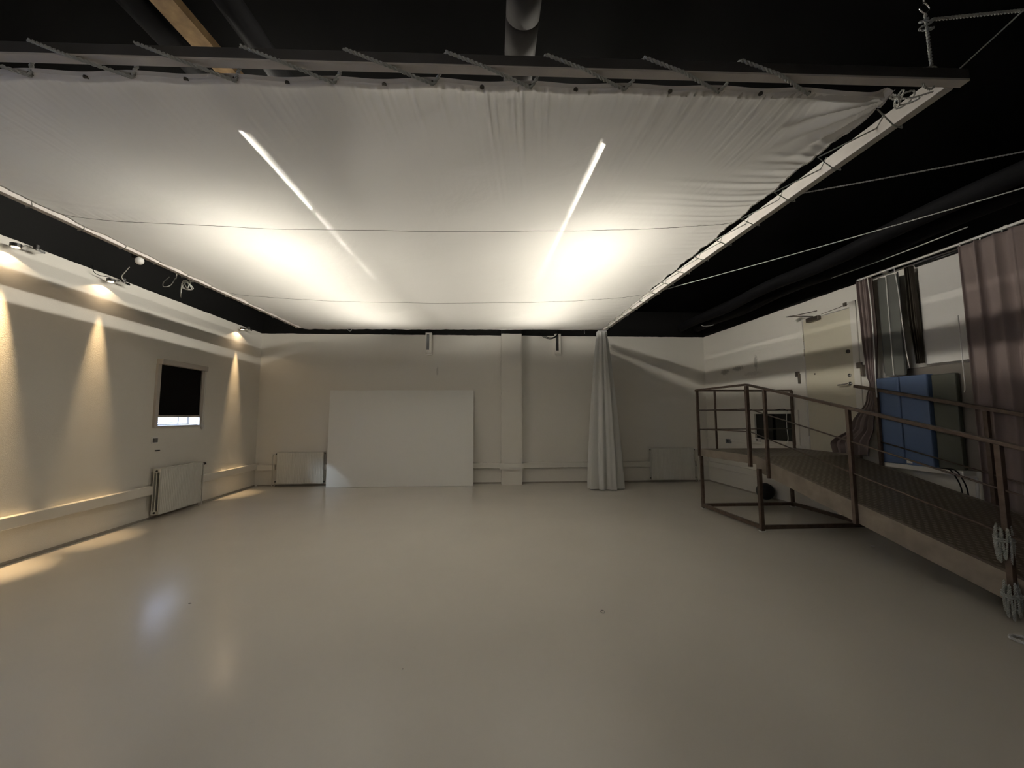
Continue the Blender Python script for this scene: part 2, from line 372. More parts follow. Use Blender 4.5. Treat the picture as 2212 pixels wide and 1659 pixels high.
# small things on the left wall below the window
t = thing('thermostat', 'small grey thermostat with white label on left wall under the window', 'thermostat', L(6.08, 1.13, 0))
MB().box(L, 6.05, 6.16, 1.10, 1.20, 0, .008).build('back_plate', 'white_pl', t); MB().box(L, 6.07, 6.14, 1.115, 1.175, .008, .025).build('dial_cover', 'socket', t)
tag(MB().box(L, 6.13, 6.2, .985, .998, 0, .02).build('door_catch', 'plastic_black'), 'tiny black catch on the left wall below the thermostat', 'catch')

# ------------------------------------------------------------ radiators
def radiator(f, u0, u1, z0, z1, near, far, label, side, pipe_dir, group='panel radiators'):
    t = thing('radiator', label, 'radiator', f((u0 + u1) / 2, 0, (near + far) / 2), group)
    b = MB(); n = int((u1 - u0) / .033); pts = []
    prof = []
    for i in range(n + 1):
        u = u0 + (u1 - u0) * i / n
        if i < n:
            st = (u1 - u0) / n
            prof += [(u, far), (u + st * .38, far), (u + st * .5, far - .003), (u + st * .88, far - .003)]
    prof.append((u1, far))
    vb = [b.bm.verts.new(f(u, z0, w_)) for u, w_ in prof]; vt = [b.bm.verts.new(f(u, z1, w_)) for u, w_ in prof]
    for i in range(len(prof) - 1): b.bm.faces.new((vb[i], vb[i + 1], vt[i + 1], vt[i]))
    b.box(f, u0, u1, z0, z1, far - .018, far - .008)
    fp = b.build('front_panel', 'rad', t)
    MB().box(f, u0, u1, z0, z1, near, near + .014).build('rear_panel', 'rad', t)
    g = MB().box(f, u0, u1, z1 - .004, z1 + .003, near, far)
    g.build('top_grille', 'rad', t)
    for u in (u0 - .004, u1 - .008):
        c = MB().box(f, u, u + .012, z0 + .03, z1 - .03, near + .045, near + .052)
        c.box(f, u, u + .012, z0, z0 + .05, near, far).box(f, u, u + .012, z1 - .05, z1, near, far); c.build('end_bracket', 'rad', t)
    s = side; e = u1 if s > 0 else u0
    vv = MB().tube([f(e, z1 - .04, (near + far) / 2), f(e + s * .035, z1 - .04, (near + far) / 2)], .016, 12).build('valve', 'plastic_black', t, True)
    MB().tube([f(e + s * .04, z1 - .04, (near + far) / 2), f(e + s * .11, z1 - .04, (near + far) / 2)], .011, 10).build('valve_stem', 'white_pl', vv, True)
    if s * pipe_dir > 0 and f is L: MB().tube([f(e + s * .12, z1 - .04, .1), f(e + s * .15, z1 - .04, .1)], .02, 12).build('valve_cap', 'plastic_black', vv, True)
    MB().tube([f(e, z0 + .035, (near + far) / 2), f(e + s * .05, z0 + .035, (near + far) / 2)], .014, 12).build('valve', 'plastic_black', t, True)
    MB().tube(smoothpts([f(e + s * .1, z1 - .04, (near + far) / 2), f(e + s * .11, z1 - .1, (near + far) / 2), f(e + s * .11, .3, (near + far) / 2), f(e + s * .11, .0, (near + far) / 2)]), .009, 8).build('pipe', 'rad', t, True)
    MB().tube([f(e + s * .045, z0 + .03, (near + far) / 2), f(e + s * .05, .0, (near + far) / 2)], .009, 8).build('pipe', 'rad', t, True)
    o = -s; e = u0 if s > 0 else u1
    MB().tube([f(e, z1 - .03, (near + far) / 2), f(e + o * .015, z1 - .03, (near + far) / 2)], .014, 10).build('plug', 'plastic_black', t)
    MB().tube([f(e, z0 + .03, (near + far) / 2), f(e + o * .015, z0 + .03, (near + far) / 2)], .014, 10).build('plug', 'plastic_black', t)
    return t
radiator(L, 6.07, 6.93, .07, .73, .05, .155, 'white panel radiator on the left wall below the small window', 1, 1)
radiator(B, -4.55, -3.58, .067, .725, .03, .125, 'white panel radiator on the back wall, left of the leaning white board', -1, 1)
radiator(B, 3.61, 4.6, .065, .758, .03, .125, 'white panel radiator on the back wall by the right corner', 1, 1)

# ------------------------------------------------------------ leaning white board
b = MB(); P0, P1 = Vector((-3.46, 8.545, .004)), Vector((-.365, 8.50, .004)); Q0, Q1 = Vector((-3.53, 8.775, 2.065)), Vector((-.384, 8.775, 2.07))
th = Vector((0, .012, .001))
v = [b.bm.verts.new(p) for p in (P0, P1, Q1, Q0, P0 + th, P1 + th, Q1 + th, Q0 + th)]
for q in ((0, 1, 2, 3), (7, 6, 5, 4), (0, 4, 5, 1), (1, 5, 6, 2), (2, 6, 7, 3), (3, 7, 4, 0)): b.bm.faces.new([v[i] for i in q])
tag(b.build('foam_board', 'board'), 'large blank white board leaning against the back wall on the floor', 'board')

# ------------------------------------------------------------ brackets on the back wall under the ceiling
for x, lab in ((-1.39, 'short white hanger with black slot high on the back wall, above the white board'),
               (1.53, 'short white hanger with black slot high on back wall, right of the pilaster')):
    t = thing('wall_hanger', lab, 'bracket', B(x, 2.92, 0), 'ceiling hangers on the back wall')
    MB().box(B, x - .07, x + .07, 2.9, 3.36, .0, .09).build('hanger_post', 'trim', t, bevel=.004)
    MB().box(B, x - .045, x + .015, 2.97, 3.325, .06, .094).build('slot', 'plastic_black', t)
    MB().box(B, x - .04, x + .07, 2.86, 2.9, .0, .05).build('foot_plate', 'trim', t)

# ------------------------------------------------------------ cloth frame
t = thing('cloth_frame', 'big rectangular frame of pale timber bars hung below the black ceiling around the white cloth', 'frame', (-.7, 4.6, 3.2))
fy = lambda x: 1.80 - .0215 * x
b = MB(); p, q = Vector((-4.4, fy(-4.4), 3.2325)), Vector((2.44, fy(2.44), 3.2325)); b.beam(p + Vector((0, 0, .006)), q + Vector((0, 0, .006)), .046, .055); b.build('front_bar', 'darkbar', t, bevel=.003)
b = MB(); b.beam(p - Vector((0, 0, .0275)), q - Vector((0, 0, .0275)), .046, .01); b.build('lower_strip', 'bar', t)  # paler strip along the underside of the dark grey front bar
b = MB(); b.beam((2.405, 1.79, 3.258), (2.305, 7.52, 3.258), .055, .095); b.build('side_bar', 'bar', t, bevel=.003)
b = MB(); b.beam((-3.745, 1.91, 3.255), (-3.735, 7.64, 3.255), .055, .10); b.build('side_bar', 'bar', t, bevel=.003)
b = MB(); b.beam((-3.78, 7.655, 3.25), (2.33, 7.545, 3.25), .05, .10); b.build('back_bar', 'bar', t, bevel=.003)

# ------------------------------------------------------------ the stretched cloth
CZ = 3.18
FL, FR, BR, BL = np.array([-3.565, 1.925]), np.array([2.12, 1.812]), np.array([2.195, 7.46]), np.array([-3.565, 7.58])
def grid1(n, e):   # denser near both ends
    x = np.linspace(-1, 1, n); return .5 + .5 * np.sign(x) * (1 - (1 - np.abs(x)) ** e)
ns, ntt = 460, 400
s_ = .5 + .5 * np.linspace(-1, 1, ns); t_ = np.linspace(0, 1, ntt) ** 1.25
Sg, Tg = np.meshgrid(s_, t_, indexing='ij')
XY = (FL[None, None] * ((1 - Sg) * (1 - Tg))[..., None] + FR * (Sg * (1 - Tg))[..., None] + BR * (Sg * Tg)[..., None] + BL * ((1 - Sg) * Tg)[..., None])
X, Y = XY[..., 0].copy(), XY[..., 1].copy()
df_, dr_, dl_, db_ = Y - (FL[1] + (FR[1] - FL[1]) * Sg), (1 - Sg) * 5.72, Sg * 5.72, 7.5 - Y
EX = .49     # spacing of the eyelets that carry the rope, front edge
ex0 = -2.255
scal = lambda a: .5 - .5 * np.cos(2 * np.pi * a)
Y += .014 * scal((X - ex0) / EX) * np.exp(-df_ / .15) * (X < 1.7)
ey0, EY = 2.30, .40
X -= .022 * scal((Y - ey0) / EY) * np.exp(-dr_ / .18)
X += .02 * scal((Y - ey0) / EY) * np.exp(-dl_ / .18)
Y -= .012 * scal((X + .1) / .5) * np.exp(-db_ / .12)
Z = CZ - .01 + .02 * Sg - .15 * np.clip(16 * Sg * (1 - Sg) * Tg * (1 - Tg), 0, 1) ** .6
rng = np.random.RandomState(3)
def wob(a, fs, seed):
    r_ = np.random.RandomState(seed); o = np.zeros_like(a)
    for f_ in fs: o += np.sin(a * f_ * (1 + .1 * r_.rand()) + r_.rand() * 6.28) * (.5 + r_.rand())
    return o / len(fs)
# pleats running in from the front hem
mask = np.clip(.25 + .9 * np.exp(-((X - .1) / .42) ** 2) + .8 * np.exp(-((X - 1.25) / .5) ** 2) + .25 * np.exp(-((X + .7) / .25) ** 2), 0, 1.2)
skew = (X - .3) * .18
Z += .036 * mask * wob(X + df_ * .12 * np.sign(X - .4), [62, 97, 131, 171, 233], 1) * np.exp(-df_ / (.22 + .12 * np.sin(X * 9))) * (1 - np.exp(-df_ / .02))
# tension folds from the right edge
ang = Y + dr_ * .10
Z += .024 * wob(ang, [24, 37, 55, 83], 5) * np.exp(-dr_ / (.30 + .12 * np.sin(Y * 5.1))) * (1 - .6 * np.exp(-dr_ / .06)) * np.clip((Y - 1.9) / .5, 0, 1) * np.clip(1.25 - (Y - 2) / 7, .4, 1)
Z += .003 * wob(Y, [90, 130], 7) * np.exp(-dr_ / .16)
Z += .006 * wob(Y - dl_ * .15, [22, 41, 66], 9) * np.exp(-dl_ / .25)
# gathers at the front right corner
rc = np.hypot(X - 2.15, Y - 1.84); th_ = np.arctan2(Y - 1.84, 2.15 - X)
Z += .022 * np.sin(th_ * 17 + .8 * np.sin(rc * 9)) * np.exp(-((rc - .26) / .2) ** 2)
Z += .004 * wob(X, [20, 35], 11) * np.exp(-db_ / .3)
# gentle puckers along the seams
seam_t = [3.215, 5.25]
for k, yy in enumerate(seam_t):
    Z += .0035 * wob(X, [45, 71, 110], 13 + k) * np.exp(-np.abs(Y - yy) / .06) * (np.clip(np.abs(X + .7) / 2.5, 0, 1) ** 2)
Z += .004 * wob(X * .6 + Y, [7, 11], 21) + .003 * wob(X - Y * .5, [5, 9], 22)
verts = np.stack([X, Y, Z], -1).reshape(-1, 3)
orig = Vector((-.7, 4.6, 3.17)); verts = verts - np.array(orig)
idx = np.arange(ns * ntt).reshape(ns, ntt)
faces = np.stack([idx[:-1, :-1], idx[1:, :-1], idx[1:, 1:], idx[:-1, 1:]], -1).reshape(-1, 4)
me = bpy.data.meshes.new('cloth_sheet'); me.from_pydata(verts.tolist(), [], faces.tolist()); me.update()
me.polygons.foreach_set('use_smooth', [True] * len(me.polygons)); me.materials.append(M['cloth'])
cl = bpy.data.objects.new('ceiling_cloth', me); COL.objects.link(cl); cl.location = orig; LOC[cl.name] = orig
tag(cl, 'huge off-white cloth stretched under the ceiling inside the timber frame, tubes glowing through', 'cloth')
# hem along the front edge, doubled fabric with a thick welt
b = MB(); prev = None
for i in range(0, ns):
    p = Vector((X[i, 0], Y[i, 0], Z[i, 0])); a = b.bm.verts.new(p + Vector((0, -.022, .004))); c = b.bm.verts.new(p + Vector((0, .036, -.005)))
    if prev: b.bm.faces.new((prev[0], a, c, prev[1]))
    prev = (a, c)
b.build('hem', 'hem', cl)
b = MB(); b.tube([Vector((X[i, 0], Y[i, 0] + .037, Z[i, 0] - .005)) for i in range(0, ns, 3)], .0028, 6); b.build('hem_piping', 'board', cl, True)
for edge in ((-1, slice(0, ntt, 3)), (0, slice(0, ntt, 3))):
    b = MB(); b.tube([Vector((X[edge[0], j], Y[edge[0], j], Z[edge[0], j] - .003)) for j in range(0, ntt, 3)], .006, 6); b.build('side_welt', 'hem', cl, True)
b = MB(); b.tube([Vector((X[i, -1], Y[i, -1], Z[i, -1] - .003)) for i in range(0, ns, 3)], .006, 6); b.build('back_welt', 'hem', cl, True)
for yy in seam_t:
    j = int(np.argmin(np.abs(Y[ns // 2] - yy)))
    b = MB(); b.tube([Vector((X[i, j], Y[i, j], Z[i, j] - .001)) for i in range(0, ns, 4)], .0022 if yy < 4 else .0028, 5); b.build('seam', 'seam', cl, True)
# eyelets along the front hem
def hem_at(x):
    i = int(np.argmin(np.abs(X[:, 0] - x))); return Vector((X[i, 0], Y[i, 0], Z[i, 0]))
for k in range(-2, 17):
    x = ex0 + k * EX / 2
    if x > 2.0: continue
    p = hem_at(x) + Vector((0, .004, -.003))
    MB().disc(p, (0, .12, 1), .0115, .006, 16).build('eyelet', 'eye', cl)

# ------------------------------------------------------------ lacing ropes
def by(x, far): return fy(x) + (.028 if far else -.028)
pts = []
for k in range(-1, 8):
    x = ex0 + k * EX; x2 = x + EX
    if x2 > 2.05: x2 = 2.02
    e = hem_at(x) + Vector((0, .003, -.012)); e2 = hem_at(x2) + Vector((0, .003, -.012))
    pts += [e, Vector((x + .035, by(x, 1), 3.197)), Vector((x + .05, by(x, 1), 3.27)), Vector((x + .075, by(x, 0), 3.27)), Vector((x + .26, by(x + .26, 0) - .004, 3.194))]
pts.append(e2)
b = MB(); b.rope(pts, .009, .045)
tag(b.build('lacing_rope', 'rope'), 'grey twisted rope lacing the front hem of the cloth to the near timber bar', 'rope', 'lacing ropes of the ceiling cloth')
def side_lace(xc, xb, x_out, sgn, label):
    pts = []; y = ey0 - .4
    while y < 7.2:
        c = Vector((xc(y), y, CZ - .006)); pts += [c, Vector((xb(y) - sgn * .03, y + .14, 3.198)), Vector((xb(y) + sgn * .03, y + .15, 3.196)), Vector((xb(y) + sgn * .032, y + .17, 3.31)), Vector((xb(y) - sgn * .032, y + .19, 3.31)), Vector((xb(y) - sgn * .033, y + .24, 3.26))]
        y += EY
    b = MB(); b.tube(pts, .0042, 6); tag(b.build('lacing_rope', 'rope'), label, 'rope', 'lacing ropes of the ceiling cloth')
side_lace(lambda y: 2.12 + .014 * (y - 1.8), lambda y: 2.405 - .01745 * (y - 1.79), 0, 1, 'thin cord lacing the right edge of the cloth to the side bar')
side_lace(lambda y: -3.565, lambda y: -3.745, 0, -1, 'thin cord lacing the left edge of the cloth to the side bar')
pts = []; x = -3.4
while x < 2.1:
    yb = 7.655 - .018 * (x + 3.78); pts += [Vector((x, 7.53 - .01 * (x + 3), CZ - .004)), Vector((x + .2, yb - .03, 3.196)), Vector((x + .21, yb + .03, 3.196)), Vector((x + .23, yb + .03, 3.305)), Vector((x + .25, yb - .03, 3.305))]; x += .5
b = MB(); b.tube(pts, .0042, 6); tag(b.build('lacing_rope', 'rope_white'), 'thin cord lacing the far edge of the cloth to the back bar', 'rope', 'lacing ropes of the ceiling cloth')
# corner knot
kp = Vector((2.17, 1.855, 3.20)); pts = [Vector((2.11, 1.815, 3.18))]
for i in range(26):
    a = i * .9; pts.append(kp + Vector((math.cos(a) * .035 + i * .004, math.sin(a * 1.3) * .03, math.sin(a) * .03)))
pts.append(Vector((2.33, 1.80, 3.20)))
b = MB(); b.rope(smoothpts(pts, 4), .005, .03)
tag(b.build('corner_knot', 'rope_white'), 'pale rope knot tying the front right corner of the cloth to the frame', 'rope')
# hanging rope to the ceiling eye, with its tail going right, and the guys
t = thing('hanging_rope', 'twisted grey rope holding up the front right frame corner from a ceiling hook', 'rope', (2.27, 1.78, 3.2))
top = Vector((2.262, 1.75, 3.585))
b = MB(); b.rope([Vector((2.25, 1.735, 3.265)), Vector((2.255, 1.74, 3.33)), top], .0075, .036)
kn = [top + Vector((math.cos(i * 1.1) * .018, math.sin(i * .9) * .018, -.02 - i * .006 + math.sin(i) * .006)) for i in range(14)]
b.rope(smoothpts(kn, 4), .006, .03); b.rope(smoothpts([Vector((2.235, 1.74, 3.27)), Vector((2.2, 1.75, 3.275)), Vector((2.19, 1.74, 3.24)), Vector((2.23, 1.76, 3.19)), Vector((2.29, 1.77, 3.19)), Vector((2.28, 1.74, 3.27)), Vector((2.235, 1.74, 3.275))], 4), .006, .03)
b.build('rope', 'rope', t, True)
b = MB(); b.tube(smoothpts([top + Vector((0, 0, .0)), top + Vector((.03, 0, .03)), top + Vector((.0, 0, .065)), top + Vector((-.03, 0, .03)), top + Vector((0, 0, 0))], 6), .004, 8)
b.tube([top + Vector((0, 0, .06)), Vector((top.x, top.y, H))], .004, 8); b.build('ceiling_hook', 'chrome', t, True)
b = MB(); b.rope([top + Vector((.03, 0, -.03)), Vector((2.825, 1.75, 3.64)), Vector((5.16, 1.75, 3.84))], .0085, .04)
tag(b.build('tie_rope', 'rope'), 'thick grey rope running right from the ceiling hook at upper right', 'rope')
b = MB(); b.tube(dense([Vector((2.40, 1.78, 3.26)), Vector((3.13, 1.71, H))], .1), .0035, 8)
tag(b.build('stay_line', 'rope_white'), 'thin taut white cord rising from the frame corner at upper right', 'rope')
for p, q, lab in (((2.42, 2.84, 3.25), (5.10, 1.70, 3.40), 'nearer white guy rope from the right side bar to the right wall'),
                  ((2.385, 5.24, 3.25), (5.10, 1.64, 3.372), 'farther white guy rope from right side bar to the wall above the curtain')):
    P, Q = Vector(p), Vector(q); ps = [P.lerp(Q, k / 16) + Vector((0, 0, -.03 * math.sin(math.pi * k / 16))) for k in range(17)]
    b = MB(); b.rope(ps, .0055, .04); tag(b.build('guy_rope', 'rope_white'), lab, 'rope', 'guy ropes right of the frame')

# ------------------------------------------------------------ fluorescent lights above the cloth
for row, (xa, xb_) in (('left', (-1.985, -1.943)), ('right', (.943, .827))):
    for k, (y0, y1, wh) in enumerate(((3.01, 4.21, 'nearest to the camera'), (4.29, 5.49, 'in the middle'), (5.57, 6.77, 'farthest from the camera'))):
        x0 = xa + (xb_ - xa) * (y0 - 3.01) / 2.48; x1 = xa + (xb_ - xa) * (y1 - 3.01) / 2.48
        t = thing('fluorescent_light', 'tube light glowing through the cloth, %s row, %s' % (row, wh), 'ceiling light', ((x0 + x1) / 2, (y0 + y1) / 2, 3.76), 'fluorescent tubes above the cloth')
        MB().tube([(x0, y0, 3.76), (x1, y1, 3.76)], .014, 12).build('tube', 'tube%d' % k, t, True)
        MB().beam((x0, y0 - .02, 3.855), (x1, y1 + .02, 3.855), .07, .13).build('housing', 'trim', t)
        for (xx, yy) in ((x0, y0 - .012), (x1, y1 + .012)): MB().box(Wd, xx - .015, xx + .015, yy - .012, yy + .012, 3.74, 3.795).build('tube_holder', 'white_pl', t)

t = thing('fill_light', 'unseen fill light added on the ceiling behind the camera', 'ceiling light', (-1.6, -1.3, 3.76))  # unseen lamp, added to brighten the near floor and front cloth
MB().tube([(-2.2, -1.3, 3.76), (-1.0, -1.3, 3.76)], .014, 12).build('tube', 'fill_tube', t, True)
MB().beam((-2.22, -1.3, 3.855), (-.98, -1.3, 3.855), .07, .13).build('housing', 'trim', t)
# ------------------------------------------------------------ ducts and timbers under the ceiling
t = thing('round_duct', 'dark round spiral duct running under the black ceiling behind the near bar', 'duct', (.163, 4, 3.5))
yy_ = []; rr_ = []
for i in range(41):
    y = -1.5 + i * .21; yy_ += [y, y + .004, y + .010, y + .014]; rr_ += [.088, .080, .080, .088]
MB().tube([(.163, y, 3.58) for y in yy_], rr_, 32).build('duct_shell', 'duct', t, True)
b = MB(); b.beam((-1.74, 1.2, 3.62), (-1.60, 2.52, 3.62), .12, .05)
tag(b.build('timber_batten', 'brown'), 'rough yellow-brown timber batten under the ceiling at upper left', 'batten')
for x, lab in ((-1.92, 'black pipe left of the brown batten under the ceiling'), (-1.43, 'black pipe right of the brown batten under the ceiling')):
    b = MB(); b.tube([(x - .0, .8, 3.63), (x + .14, 2.8, 3.63)], .065, 20); tag(b.build('ceiling_pipe', 'pipeblack', None, True), lab, 'pipe')
for x, z, lab in ((4.42, 3.50, 'thick black pipe under the ceiling along the right side, farther from the wall'), (4.80, 3.50, 'thick black pipe under the ceiling closest to the right wall')):
    b = MB(); b.tube(smoothpts([(x - .05 + math.sin(k) * .01, 8.6 - k * .6, z + .02 * math.sin(k * 1.7)) for k in range(17)], 4), .09, 20)
    tag(b.build('ceiling_pipe', 'pipeblack', None, True), lab, 'pipe')
b = MB(); b.tube(smoothpts([(4.70, 5.0, 3.385), (4.72, 4.5, 3.37), (4.74, 4.0, 3.365), (4.76, 3.5, 3.37)], 6), .006, 6)
tag(b.build('ceiling_cable', 'cord', None, True), 'thin pale cable lying under the black pipe above the right curtain rail', 'cable')
b = MB(); b.tube(smoothpts([(4.40, 7.8, 3.375), (4.42, 7.72, 3.34), (4.55, 7.65, 3.34), (4.60, 7.7, 3.37)], 6), .006, 6)
tag(b.build('ceiling_cable', 'cord', None, True), 'short pale cable loop near the far right ceiling corner', 'cable')

# ------------------------------------------------------------ warm wall lamps on the left
def wall_lamp(y, core, halo, label, dy=.21, aim=0):
    hp = L(y, 3.235, .10)
    t = thing('wall_spotlight', label, 'lamp', L(y + dy, 3.31, .04), 'warm spotlights on the left wall')
    hd = MB().disc(hp, (0, 0, 1), .042, .034, 24).build('lamp_head', 'plastic_black', t)
    MB().disc(hp - Vector((0, 0, .019)), (0, 0, 1), .030, .006, 20).build('lamp_lens', 'lamp_face', hd)
    MB().tube([hp + Vector((0, .03, .0)), hp + Vector((.01, dy * .4, .03)), L(y + dy * .8, 3.265, .1), L(y + dy, 3.27, .08)], .008, 8).build('arm', 'chrome', t, True)
    MB().box(L, y + dy - .03, y + dy + .04, 3.25, 3.275, 0, .12).build('clamp', 'chrome', t)
    MB().disc(L(y + dy, 3.30, .07), (0, 0, 1), .026, .06, 18).build('mounting_cap', 'plastic_black', t)
    for nm, e, ang, bl in (('core', core, 23, 1), ('halo', halo, 132, .06)):
        ld = bpy.data.lights.new('lamp_' + nm, 'SPOT'); ld.energy = e; ld.spot_size = math.radians(ang); ld.spot_blend = bl
        ld.color = (1, .69, .36) if nm == 'core' else (1, .73, .45); ld.shadow_soft_size = .012
        lo = bpy.data.objects.new('lamp_' + nm, ld); COL.objects.link(lo); lo.parent = t
        lo.location = hp - Vector((0, 0, .026)) - LOC[t.name]
        lo.rotation_euler = (0, math.radians(1.5), 0) if nm == 'core' else (0, 0, 0)
wall_lamp(4.10, WARM_CORE * 1.6, WARM_HALO * .2, 'small black spotlight on a chrome arm, nearest to camera on the left wall')
wall_lamp(5.13, WARM_CORE * .8, WARM_HALO * .2, 'small black spotlight on chrome arm, middle of the three on the left wall')
wall_lamp(7.92, WARM_CORE * .8, WARM_HALO * .2, 'small black spotlight on chrome arm, left wall nearest the back corner', .25)
b = MB(); b.tube(smoothpts([L(5.2, 3.44, .25), L(5.22, 3.40, .2), L(5.25, 3.33, .12), L(5.33, 3.30, .08)], 6), .006, 6)
tag(b.build('lamp_cable', 'cord', None, True), 'pale cable dropping to the middle wall spotlight from the ceiling', 'cable')
b = MB(); b.tube(smoothpts([L(4.95, 3.36, .03), L(4.96, 3.28, .05), L(5.02, 3.26, .06), L(5.12, 3.27, .1)], 6), .004, 6)
tag(b.build('lamp_cable', 'pipeblack', None, True), 'dark cable loop beside the middle wall spotlight', 'cable')
t = thing('ceiling_socket', 'white plug socket with black holder in the dark strip above the left wall', 'socket', (-4.42, 4.95, 3.40))
MB().ball((-4.39, 4.98, 3.44), .045, 18, (1, 1, 1.1)).build('white_plug', 'white_pl', t, True)
MB().tube([(-4.43, 4.96, 3.47), (-4.46, 4.93, H)], .03, 14).build('holder', 'pipeblack', t, True)
t = thing('cable_bundle', 'tangled pale cable bundle hanging beside the left frame bar', 'cable', (-3.9, 5.1, 3.1))
b = MB()
b.tube(smoothpts([Vector((-3.86 + .05 * math.sin(i * 1.9), 5.06 + .05 * math.cos(i * 2.3), 3.17 + .06 * math.sin(i * 1.3))) for i in range(16)] + [Vector((-3.9, 5.02, 3.02)), Vector((-3.88, 5.0, 2.99))], 5), .006, 6)
b.build('cable_coil', 'cord', t, True)
MB().tube(smoothpts([Vector((-4.02, 4.98, 3.24)), Vector((-4.06, 4.95, 3.16)), Vector((-4.04, 4.93, 3.1)), Vector((-3.98, 4.95, 3.12)), Vector((-3.96, 4.99, 3.22)), Vector((-3.95, 5.0, 3.3)), Vector((-3.95, 5.0, H))], 6), .005, 6).build('cable_loop', 'cord', t, True)
# cables on the back wall top
b = MB()
for k in range(3):
    b.tube(smoothpts([B(1.12 - k * .02, 3.38, .12), B(1.18, 3.30 - k * .02, .2), B(1.33, 3.245 - k * .015, .2), B(1.46, 3.28 - k * .01, .2), B(1.52 + k * .02, 3.38, .12)], 6), .006, 6)
tag(b.build('cable_loops', 'pipeblack', None, True), 'black cable loops hanging at the top of the back wall right of the pilaster', 'cable')
b = MB(); b.tube(smoothpts([(-3.06, 8.3, 3.40), (-3.03, 8.3, 3.33), (-2.98, 8.3, 3.29), (-2.94, 8.3, 3.32), (-2.97, 8.3, 3.40), (-2.97, 8.3, H)], 6), .005, 6)
tag(b.build('cord_loop', 'cord', None, True), 'small pale cord loop under the back frame bar at left', 'cord')
b = MB(); b.tube(smoothpts([(1.93, 7.9, H), (1.93, 7.9, 3.42), (1.94, 7.9, 3.3), (1.95, 7.9, 3.19)], 6), .004, 6)
tag(b.build('cord_end', 'cord', None, True), 'short pale cord end hanging beside the gathered grey curtain', 'cord')

# ------------------------------------------------------------ gathered pale curtain column
cx, cy = 2.36, 8.06
b = MB(); nth, nz = 220, 60; rows = []
for j in range(nz + 1):
    f_ = j / nz; z = 3.27 - f_ * 3.255; k = (1 - math.exp(-f_ * 1.1)) / (1 - math.exp(-1.1))
    rx, ry = .10 + .225 * k, .08 + .13 * k
    row = []
    for i in range(nth):
        a = 6.28318 * i / nth
        fold = .19 * math.sin(9 * a + .5 * math.sin(2 * a) + .35 * f_) + .07 * math.sin(17 * a + 1.2 + f_ * .8) + .05 * math.sin(5 * a + 2 + f_)
        q = 1 + fold * (.55 + .45 * f_) - (.10 if f_ > .03 and f_ < .05 else 0)
        row.append(b.bm.verts.new((cx + rx * q * math.cos(a) + .015 * f_ + (.03 if a < 1 else 0) * f_ * 0, cy + ry * q * math.sin(a) - .02 * f_, z)))
    rows.append(row)
for a_, c_ in zip(rows, rows[1:]):
    for i in range(nth): b.bm.faces.new((a_[i], a_[(i + 1) % nth], c_[(i + 1) % nth], c_[i]))
b.bm.faces.new(rows[0])
t = thing('gathered_curtain', 'pale grey floor-length curtain gathered into a column before the back wall', 'curtain', (cx, cy, 0))
b.build('curtain_fabric', 'greycurt', t, True)
b = MB(); b.box(Wd, cx - .10, cx + .10, cy - .07, cy + .07, 3.25, 3.29); b.build('heading_band', 'greycurt', t, bevel=.02)
MB().tube([(cx, cy, 3.28), (cx, cy, H)], .006, 8).build('hanging_cord', 'pipeblack', t)

# ------------------------------------------------------------ door, closer
st = struct('door_1', 'cream door on the right wall at the ramp landing', R(5.56, .955, 0))
y0, y1, z0, z1 = DOOR
fr = MB(); fr.box(R, y0 - .06, y0 + .03, z0, z1 + .05, -.08, .018).box(R, y1 - .03, y1 + .06, z0, z1 + .05, -.08, .018).box(R, y0 - .06, y1 + .06, z1 - .03, z1 + .05, -.08, .018)
fr.build('door_frame', 'trim', st, bevel=.004)
leaf = MB().box(R, y0 + .034, y1 - .034, z0, z1 - .034, -.045, .004).build('door_leaf', 'door', st, bevel=.003)
for z in (2.74, 2.50, 1.22): MB().tube([R(y1 - .03, z - .055, .012), R(y1 - .03, z + .055, .012)], .009, 10).build('hinge', 'hinge', st)
t = MB(); t.disc(R(5.22, 2.06 + .0, .012), (1, 0, 0), .024, .016).disc(R(5.22, 1.94, .012), (1, 0, 0), .026, .016)
t.tube([R(5.22, 1.94, .01), R(5.22, 1.94, .06), R(5.25, 1.935, .065), R(5.36, 1.93, .065)], .010, 10); t.build('handle', 'chrome', leaf, True)
MB().disc(R(5.22, 2.40, .012), (1, 0, 0), .028, .016).build('upper_lock', 'metalwork', leaf, True)
MB().disc(R(5.80, 2.14, .008), (1, 0, 0), .012, .01).build('screw_cap', 'metalwork', leaf, True)
cb = MB().box(R, 5.62, 5.85, 2.965, 3.03, .004, .06); cb = cb.build('closer_body', 'metalwork', st, bevel=.008)
ca = MB(); ca.tube([R(5.72, 3.035, .04), R(5.85, 3.07, .16), R(6.02, 3.10, .24)], .007, 8).tube([R(6.02, 3.10, .24), R(5.92, 3.105, .14), R(5.66, 3.11, .03)], .007, 8); ca.build('closer_arm', 'metalwork', cb, True)
MB().tube([R(5.60, 3.04, .02), R(5.16, 3.07, .02)], .004, 6).build('closer_rod', 'metalwork', cb)
MB().box(R, 5.18, 5.22, 3.05, 3.10, .0, .04).build('rod_bracket', 'metalwork', st)
for y, z, lab in ((6.09, 2.14, 'small dark metal bracket on the wall left of the cream door'), (5.03, 2.15, 'small dark metal bracket on the wall right of the cream door')):
    b = MB(); b.box(R, y, y + .07, z - .01, z + .07, 0, .03).box(R, y - .03, y - .005, z - .13, z + .03, 0, .05)
    tag(b.build('wall_bracket', 'metalwork', bevel=.004), lab, 'bracket', 'metal brackets beside the door')

